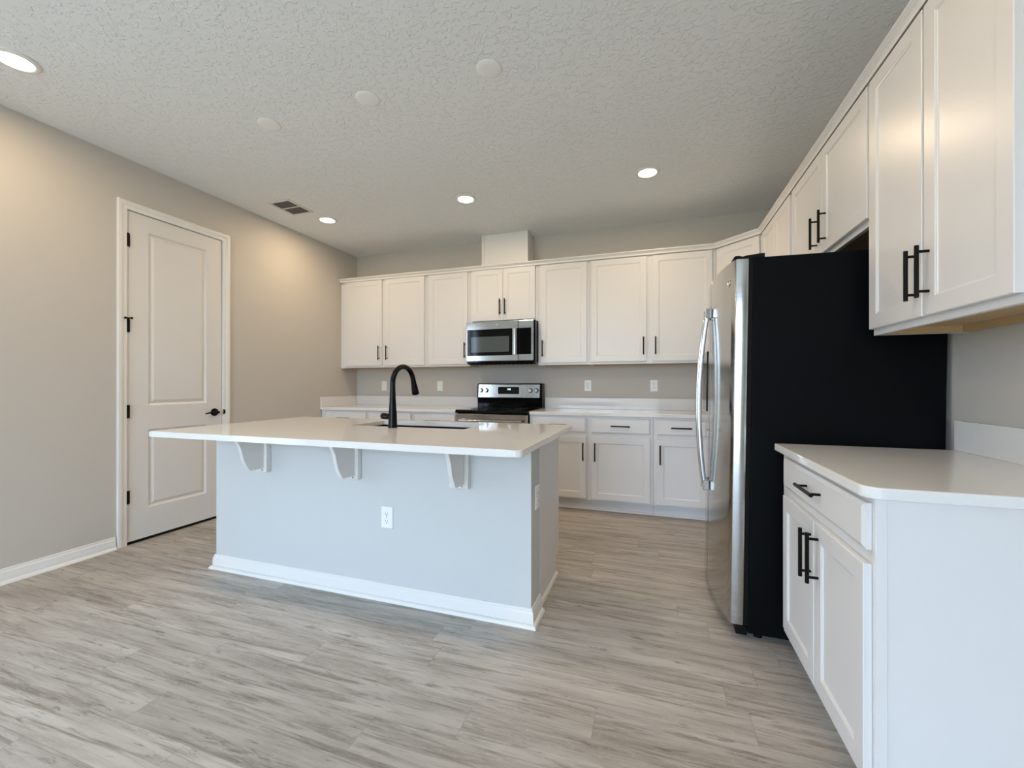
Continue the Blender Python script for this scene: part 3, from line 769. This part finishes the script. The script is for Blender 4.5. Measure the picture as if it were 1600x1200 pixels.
outlet((-0.669, YB, 1.160), 0, 'white duplex outlet on the back wall nearer the range', 'duplex', 'outlets above the right countertop')
outlet((0.001, YB, 1.160), 0, 'white duplex outlet on the back wall nearer the refrigerator', 'duplex', 'outlets above the right countertop')
outlet((-1.380, IY0, 0.448), 0, 'white duplex outlet on the front of the island', 'duplex', 'island outlets')
outlet((IX1, 2.080, 0.604), PI/2, 'white duplex outlet on the narrow right side of the island', 'duplex', 'island outlets')

# ---------------------------------------------------------------- range
rg = thing('electric_range', 'stainless steel electric range with a black glass cooktop', 'stove', (-1.5245, 0, 0))
RW = 0.3805; RYF = 3.905
bm = BM(); box(bm, -RW, RW, RYF+0.03, YB-0.005, 0.035, 0.893)
mesh_obj('range_body', bm, M['fridge_side'], rg, bevel=0.003)
for sx_ in (-0.33, 0.33):
    for yy in (RYF+0.08, YB-0.08):
        bm = BM(); cyl(bm, (sx_, yy, 0.0005), (sx_, yy, 0.035), 0.016, n=16); mesh_obj('foot', bm, M['gasket'], rg)
bm = BM(); extrude_poly(bm, [(RYF-0.022, 0.888), (RYF-0.026, 0.898), (RYF-0.022, 0.913), (RYF-0.005, 0.918), (YB-0.115, 0.918), (YB-0.115, 0.8935), (RYF-0.02, 0.8935-0.0055)], 'X', -RW, RW)
ck = mesh_obj('cooktop', bm, M['blackgloss'], rg, bevel=0.003)
for (x, y, r) in ((-0.19, 4.06, 0.095), (0.19, 4.06, 0.115), (-0.19, 4.30, 0.075), (0.19, 4.30, 0.075)):
    bm = BM()
    lathe(bm, [(r, 0.0182-0.0001), (r, 0.01835), (r-0.0025, 0.01835), (r-0.0025, 0.0181)], (x, y, 0.90), 'Z', 48)
    mesh_obj('burner_ring', bm, M['screw'], ck)
# oven door: steel frame with black glass window
bm = BM(); box(bm, -RW+0.004, RW-0.004, RYF-0.008, RYF+0.028, 0.235, 0.880)
od = mesh_obj('oven_door', bm, M['steel'], rg, bevel=0.004)
bm = BM(); box(bm, -0.27, 0.27, RYF-0.011, RYF-0.0085, 0.33, 0.70); mesh_obj('oven_window', bm, M['blackgloss'], od, bevel=0.001)
bm = BM(); tube(bm, [(-0.33, RYF-0.055, 0.815), (0.33, RYF-0.055, 0.815)], 0.013, 16)
for sx_ in (-0.30, 0.30): box(bm, sx_-0.012, sx_+0.012, RYF-0.055, RYF-0.0085, 0.806, 0.826)
mesh_obj('oven_handle', bm, M['steel'], od, smooth=True)
bm = BM(); box(bm, -RW+0.004, RW-0.004, RYF-0.005, RYF+0.028, 0.05, 0.228); mesh_obj('storage_drawer', bm, M['steel'], rg, bevel=0.004)
# backguard
YG = YB-0.100
bm = BM(); extrude_poly(bm, [(YG, 0.9185), (YB-0.005, 0.9185), (YB-0.005, 1.183), (YG+0.020, 1.186), (YG-0.006, 1.180), (YG-0.012, 1.024), (YG-0.002, 1.016)], 'X', -RW, RW)
bg = mesh_obj('backguard', bm, M['blackgloss'], rg, bevel=0.004)
def on_guard(z): return YG-0.012+0.006*(z-1.024)/0.156
def face_poly(pts, off, th):
    bm = BM(); A = [bm.verts.new((x, on_guard(z)-off, z)) for x, z in pts]; B = [bm.verts.new((x, on_guard(z)-off-th, z)) for x, z in pts]
    n = len(pts)
    for i in range(n): bm.faces.new((A[i], A[(i+1) % n], B[(i+1) % n], B[i]))
    bm.faces.new(A[::-1]); bm.faces.new(B); return bm
cpn = mesh_obj('control_panel', face_poly([(-0.366, 1.028), (0.352, 1.028), (0.354, 1.174), (-0.362, 1.174)], 0.0003, 0.003), M['steel'], rg, bevel=0.001)
oct_ = [(-0.118, 1.030), (0.138, 1.030), (0.150, 1.052), (0.158, 1.105), (0.150, 1.148), (0.134, 1.172), (-0.114, 1.172), (-0.134, 1.148), (-0.140, 1.105), (-0.134, 1.052)]
bz = mesh_obj('display_bezel', face_poly(oct_, 0.0035, 0.003), M['steel'], cpn, bevel=0.0015)
bmi = face_poly([(-0.104, 1.034), (0.124, 1.034), (0.130, 1.050), (-0.112, 1.050)], 0.0066, 0.0006)
mesh_obj('bezel_inlay', bmi, M['steel'], bz)
mesh_obj('display', face_poly([(-0.126, 1.074), (-0.122, 1.068), (0.116, 1.068), (0.121, 1.074), (0.121, 1.140), (0.116, 1.145), (-0.122, 1.145), (-0.126, 1.140)], 0.0068, 0.0015), M['blackgloss'], cpn)
# clock digits: 1:88-like segments
SEG = {'1': 'bc', '0': 'abcdef', '8': 'abcdefg', ':': ':', '2': 'abged'}
def digits(txt, x, z, h, off):
    bm = BM(); w_ = h*0.55; s = h*0.16
    for ch in txt:
        def r(x0, x1, z0, z1):
            yy = on_guard(z0)-off; box(bm, x0, x1, yy-0.0005, yy, z0, z1)
        if ch == ':':
            r(x, x+s, z+h*0.25, z+h*0.25+s); r(x, x+s, z+h*0.65, z+h*0.65+s); x += s*2.2; continue
        g = SEG[ch]
        if 'a' in g: r(x, x+w_, z+h-s, z+h)
        if 'd' in g: r(x, x+w_, z, z+s)
        if 'g' in g: r(x, x+w_, z+h/2-s/2, z+h/2+s/2)
        if 'f' in g: r(x, x+s, z+h/2, z+h)
        if 'e' in g: r(x, x+s, z, z+h/2)
        if 'b' in g: r(x+w_-s, x+w_, z+h/2, z+h)
        if 'c' in g: r(x+w_-s, x+w_, z, z+h/2)
        x += w_*1.45
    return bm
mesh_obj('clock_digits', digits('1:00', -0.022, 1.112, 0.017, 0.0084), M['digits'], cpn)
for x in (-0.331, -0.266, 0.248, 0.316):
    yk = on_guard(1.107)-0.0032
    bm = BM(); lathe(bm, [(0.001, 0), (0.025, 0), (0.025, -0.003), (0.001, -0.003)], (x, yk, 1.107), 'Y', 32)
    kb = mesh_obj('knob', bm, M['gasket'], cpn, smooth=True)
    bm = BM(); lathe(bm, [(0.001, -0.0032), (0.0205, -0.0032), (0.019, -0.022), (0.0165, -0.026), (0.001, -0.026)], (x, yk, 1.107), 'Y', 32)
    box(bm, x-0.004, x+0.004, yk-0.033, yk-0.0262, 1.107-0.018, 1.107+0.018)
    mesh_obj('knob_cap', bm, M['chrome'], kb, smooth=True)

# ---------------------------------------------------------------- microwave
mw = thing('microwave_oven', 'stainless over-the-range microwave with a black control panel', 'microwave', (-1.5235, 0, 0))
MX = 0.3795; MY = 4.135; MZ0, MZ1 = 1.398, 1.8325
bm = BM(); box(bm, -MX, MX, MY+0.022, YB-0.003, MZ0+0.004, MZ1)
mesh_obj('microwave_body', bm, M['blackgloss'], mw, bevel=0.002)
bm = BM(); extrude_poly(bm, [(MY+0.015, MZ0+0.004), (MY+0.03, MZ0-0.012), (MY+0.11, MZ0-0.012), (MY+0.13, MZ0+0.0035)], 'X', -MX+0.015, MX-0.02)
for k in range(14): box(bm, -MX+0.05+k*0.05, -MX+0.06+k*0.05, MY+0.032, MY+0.105, MZ0-0.016, MZ0-0.012)
mesh_obj('vent_grille', bm, M['gasket'], mw)
MF0, MF1 = MZ0+0.018, MZ1-0.003
xs = 0.205                                  # door / control split
bm = BM(); box(bm, -MX+0.001, xs-0.001, MY, MY+0.021, MF0, MF1)
md = mesh_obj('microwave_door', bm, M['steel'], mw, bevel=0.005)
bm = BM(); box(bm, xs+0.001, MX-0.012, MY, MY+0.021, MF0, MF1); cpm = mesh_obj('control_panel', bm, M['steel'], mw, bevel=0.005)
def rr(x0, x1, z0, z1, r): return round_poly([(x0, z0, r), (x1, z0, r), (x1, z1, r), (x0, z1, r)], 0)
bm = BM(); extrude_poly(bm, rr(-MX+0.016, 0.146, 1.475, 1.752, 0.008), 'Y', MY-0.002, MY-0.0005)
g1 = mesh_obj('door_glass', bm, M['blackgloss'], md)
bm = BM(); extrude_poly(bm, rr(-MX+0.062, 0.108, 1.512, 1.674, 0.004), 'Y', MY-0.0026, MY-0.0021)
mesh_obj('viewing_window', bm, M['greyglass'], g1)
bm = BM(); extrude_poly(bm, [(0.148, MY-0.001), (0.148, MY-0.022), (0.155, MY-0.030), (0.176, MY-0.030), (0.184, MY-0.022), (0.184, MY-0.001)], 'Z', 1.480, 1.748)
mesh_obj('door_handle', bm, M['chrome'], md, bevel=0.003)
bm = BM(); extrude_poly(bm, rr(0.190, 0.344, 1.482, 1.752, 0.003), 'Y', MY-0.0022, MY-0.0006)
kp = mesh_obj('keypad', bm, M['blackgloss'], cpm)
def emblem(parent, mtx, r=0.013):
    bm = BM()
    def tor(R_, rr_, cx=0, cz=0, a0=0, a1=2*PI, n=28):
        pts_ = [(cx+R_*math.cos(a0+(a1-a0)*k/n), 0, cz+R_*math.sin(a0+(a1-a0)*k/n)) for k in range(n+1)]
        tube(bm, pts_, rr_, 6)
    tor(r, r*0.09); tor(r*0.80, r*0.045)
    tor(r*0.30, r*0.07, -r*0.25, 0.05*r, 0.3, 5.2); tor(r*0.28, r*0.07, r*0.28, 0.18*r, 0.6, 5.4); tor(r*0.25, r*0.07, r*0.22, -0.28*r, 1.2, 5.8)
    tor(r*0.38, r*0.06, -r*0.1, -0.15*r, 3.2, 5.9)
    bmesh.ops.transform(bm, matrix=mtx, verts=bm.verts)
    o = mesh_obj('emblem', bm, M['emblem'], parent, smooth=True); return o
emblem(md, Matrix.Translation((-0.020, MY-0.0012, 1.792)), 0.013)

# ---------------------------------------------------------------- refrigerator (leans back a little)
FYN, FYF = 2.190, 3.100
TILT = math.radians(0.85)
fr = thing('refrigerator', 'stainless side-by-side refrigerator with black sides, standing in the right wall bay', 'refrigerator', (1.110, 0, 0.0), 0, None, TILT)
FB = -0.702                                # local x of the body front
bm = BM(); box(bm, FB, 0.0, FYN, FYF, 0.020, 1.745)
mesh_obj('fridge_body', bm, M['fridge_side'], fr, bevel=0.004)
bm = BM(); box(bm, FB-0.019, FB-0.0005, FYN+0.006, FYF-0.006, 0.05, 1.742)
mesh_obj('gasket', bm, M['gasket'], fr)
def door_bm(y0, y1, z0, z1):
    yc, hw = 2.645, 0.455
    def xf(y): return -0.826+0.048*((y-yc)/hw)**2
    ptsf = []; n = 18
    for k in range(n+1):
        y = y0+(y1-y0)*k/n; ptsf.append([xf(y), y])
    # rounded outer edges
    r = 0.010
    xb = FB-0.020
    out = [(xb, y0), (ptsf[0][0]+r, y0), (ptsf[0][0]+r*0.3, y0+r*0.3)]+[(x, y) for x, y in ptsf[1:-1]]+[(ptsf[-1][0]+r*0.3, y1-r*0.3), (ptsf[-1][0]+r, y1), (xb, y1)]
    bm = BM(); extrude_poly(bm, out, 'Z', z0, z1); return bm
fd = []
for (a, b) in ((FYN, 2.641), (2.649, FYF)):
    o = mesh_obj('fridge_door', door_bm(a, b, 0.052, 1.742), M['steel'], fr, smooth=True, bevel=0.0015)
    fd.append(o)
for o, yh in ((fd[0], 2.600), (fd[1], 2.690)):
    xs_ = -0.826+0.048*((yh-2.645)/0.455)**2
    bm = BM(); pts = []
    for k in range(25):
        s = k/24; z = 0.605+(1.545-0.605)*s
        pts.append((xs_-0.022-0.036*math.sin(PI*s)**0.8, yh, z))
    tube(bm, pts, 0.0105, 14, 1.3)
    h = mesh_obj('fridge_handle', bm, M['chrome'], o, smooth=True)
    for z0 in (0.570, 1.530):
        bm = BM(); box(bm, xs_-0.034, xs_-0.0008, yh-0.016, yh+0.016, z0, z0+0.055)
        mesh_obj('handle_mount', bm, M['chrome'], h, bevel=0.005)
# dispenser in the far (freezer) door
bm = BM(); box(bm, -0.8285, -0.815, 2.775, 2.975, 1.00, 1.36)
dp = mesh_obj('ice_dispenser', bm, M['blackgloss'], fd[1], bevel=0.004)
yl = 2.262; xl = -0.826+0.048*((yl-2.645)/0.455)**2
emblem(fd[0], Matrix.Translation((xl-0.0015, yl, 1.648)) @ Matrix.Rotation(-PI/2+0.17, 4, 'Z'), 0.016)
for (a, b) in ((FYN+0.002, FYN+0.075), (FYF-0.075, FYF-0.002)):
    bm = BM(); extrude_poly(bm, [(FB-0.082, 1.7430), (FB-0.082, 1.752), (FB-0.075, 1.758), (FB-0.060, 1.758), (FB-0.045, 1.753), (FB-0.030, 1.757), (FB+0.030, 1.763), (FB+0.045, 1.763), (FB+0.045, 1.7455), (FB, 1.7455), (FB-0.001, 1.7430)], 'Y', a, b)
    mesh_obj('hinge_cover', bm, M['gasket'], fr, bevel=0.002)
bm = BM(); box(bm, FB-0.050, FB-0.001, FYN+0.004, FYF-0.004, 0.006, 0.046)
mesh_obj('toe_grille', bm, M['gasket'], fr, bevel=0.006)
for yy in (FYN+0.05, FYF-0.05):
    for xx, zz in ((FB+0.05, -0.0092), (-0.06, 0.001)):
        bm = BM(); cyl(bm, (xx, yy, zz), (xx, yy, 0.0205), 0.018, n=16); mesh_obj('leveling_foot', bm, M['gasket'], fr)

# ---------------------------------------------------------------- ceiling fittings
def downlight(x, y, label):
    t = thing('recessed_light', label, 'ceiling light', (x, y, ZC), 0, 'recessed ceiling lights')
    bm = BM(); n = 48
    prof = [(0.092, -0.0003), (0.092, -0.004), (0.086, -0.010), (0.074, -0.012), (0.068, -0.009), (0.066, -0.0003)]
    rings = [[bm.verts.new((r*math.cos(2*PI*k/n), r*math.sin(2*PI*k/n), h)) for k in range(n)] for r, h in prof]
    for A, B in zip(rings, rings[1:]+rings[:1]):
        for k in range(n): bm.faces.new((A[k], A[(k+1) % n], B[(k+1) % n], B[k]))
    mesh_obj('light_trim', bm, M['trim'], t, smooth=True)
    bm = BM(); lathe(bm, [(0.001, -0.0085), (0.067, -0.0085), (0.067, -0.0045), (0.001, -0.0045)], (0, 0, 0), 'Z', 40)
    mesh_obj('light_lens', bm, M['lens'], t)
    l = bpy.data.lights.new('recessed_lamp', 'AREA'); l.shape = 'DISK'; l.size = 0.13; l.energy = LAMP_POWER; l.color = LAMP_COL
    o = bpy.data.objects.new('recessed_lamp', l); C.objects.link(o); o.parent = t; o.location = (0, 0, -0.0135)
    return t
downlight(-3.065, 1.235, 'lit recessed ceiling light at the left edge of the ceiling, largest in view')
downlight(-3.085, 3.421, 'lit recessed ceiling light beside the ceiling vent')
downlight(-1.577, 3.421, 'lit recessed ceiling light in front of the duct cover')
downlight(-0.046, 3.440, 'lit recessed ceiling light nearest the refrigerator side')
downlight(-1.560, 1.200, 'lit recessed ceiling light over the middle of the room, above the view')
downlight(-0.040, 1.200, 'lit recessed ceiling light above the viewer on the right')
for x, y, lb in ((-2.302, 2.050, 'round white blank cover on the ceiling, leftmost of three'), (-1.559, 2.046, 'round white blank cover on the ceiling, middle of three'),
                 (-0.812, 2.050, 'round white blank cover on the ceiling, rightmost of three')):
    bm = BM(); lathe(bm, [(0.001, -0.0105), (0.030, -0.0100), (0.055, -0.0080), (0.064, -0.0050), (0.0675, -0.0020), (0.0675, -0.0003), (0.001, -0.0003)], (0, 0, 0), 'Z', 48)
    o = tag(mesh_obj('ceiling_cover_plate', bm, M['plastic'], smooth=True), lb, 'cover plate', 'blank covers over the island'); o.location = (x, y, ZC)
# vent
vt = thing('ceiling_vent', 'white ceiling air vent with shade painted into its louvers near the left wall', 'vent', (-3.192, 3.075, ZC))
bm = BM(); hx_, hy_ = 0.122, 0.148; f_ = 0.020; zz0, zz1 = -0.0075, -0.0003
box(bm, -hx_, hx_, -hy_, -hy_+f_, zz0, zz1); box(bm, -hx_, hx_, hy_-f_, hy_, zz0, zz1)
box(bm, -hx_, -hx_+f_, -hy_+f_, hy_-f_, zz0, zz1); box(bm, hx_-f_, hx_, -hy_+f_, hy_-f_, zz0, zz1); box(bm, -hx_+f_, hx_-f_, -0.006, 0.006, zz0, zz1)
mesh_obj('vent_frame', bm, M['vent'], vt, bevel=0.001, seg=1)
bm = BM(); box(bm, -hx_+f_, hx_-f_, -hy_+f_, hy_-f_, -0.0012, -0.0004); mesh_obj('vent_backing', bm, M['dark'], vt)
for s_ in (-1, 1):
    for k in range(8):
        xx = -hx_+f_+0.012+k*0.0255
        bm = BM(); y0_, y1_ = (s_*0.0065, s_*(hy_-f_-0.0005)); y0_, y1_ = min(y0_, y1_), max(y0_, y1_)
        extrude_poly(bm, [(xx, -0.0068), (xx+0.0015, -0.0068), (xx+0.0085, -0.0016), (xx+0.0070, -0.0016)], 'Y', y0_, y1_)
        mesh_obj('louver', bm, M['louver'], vt)
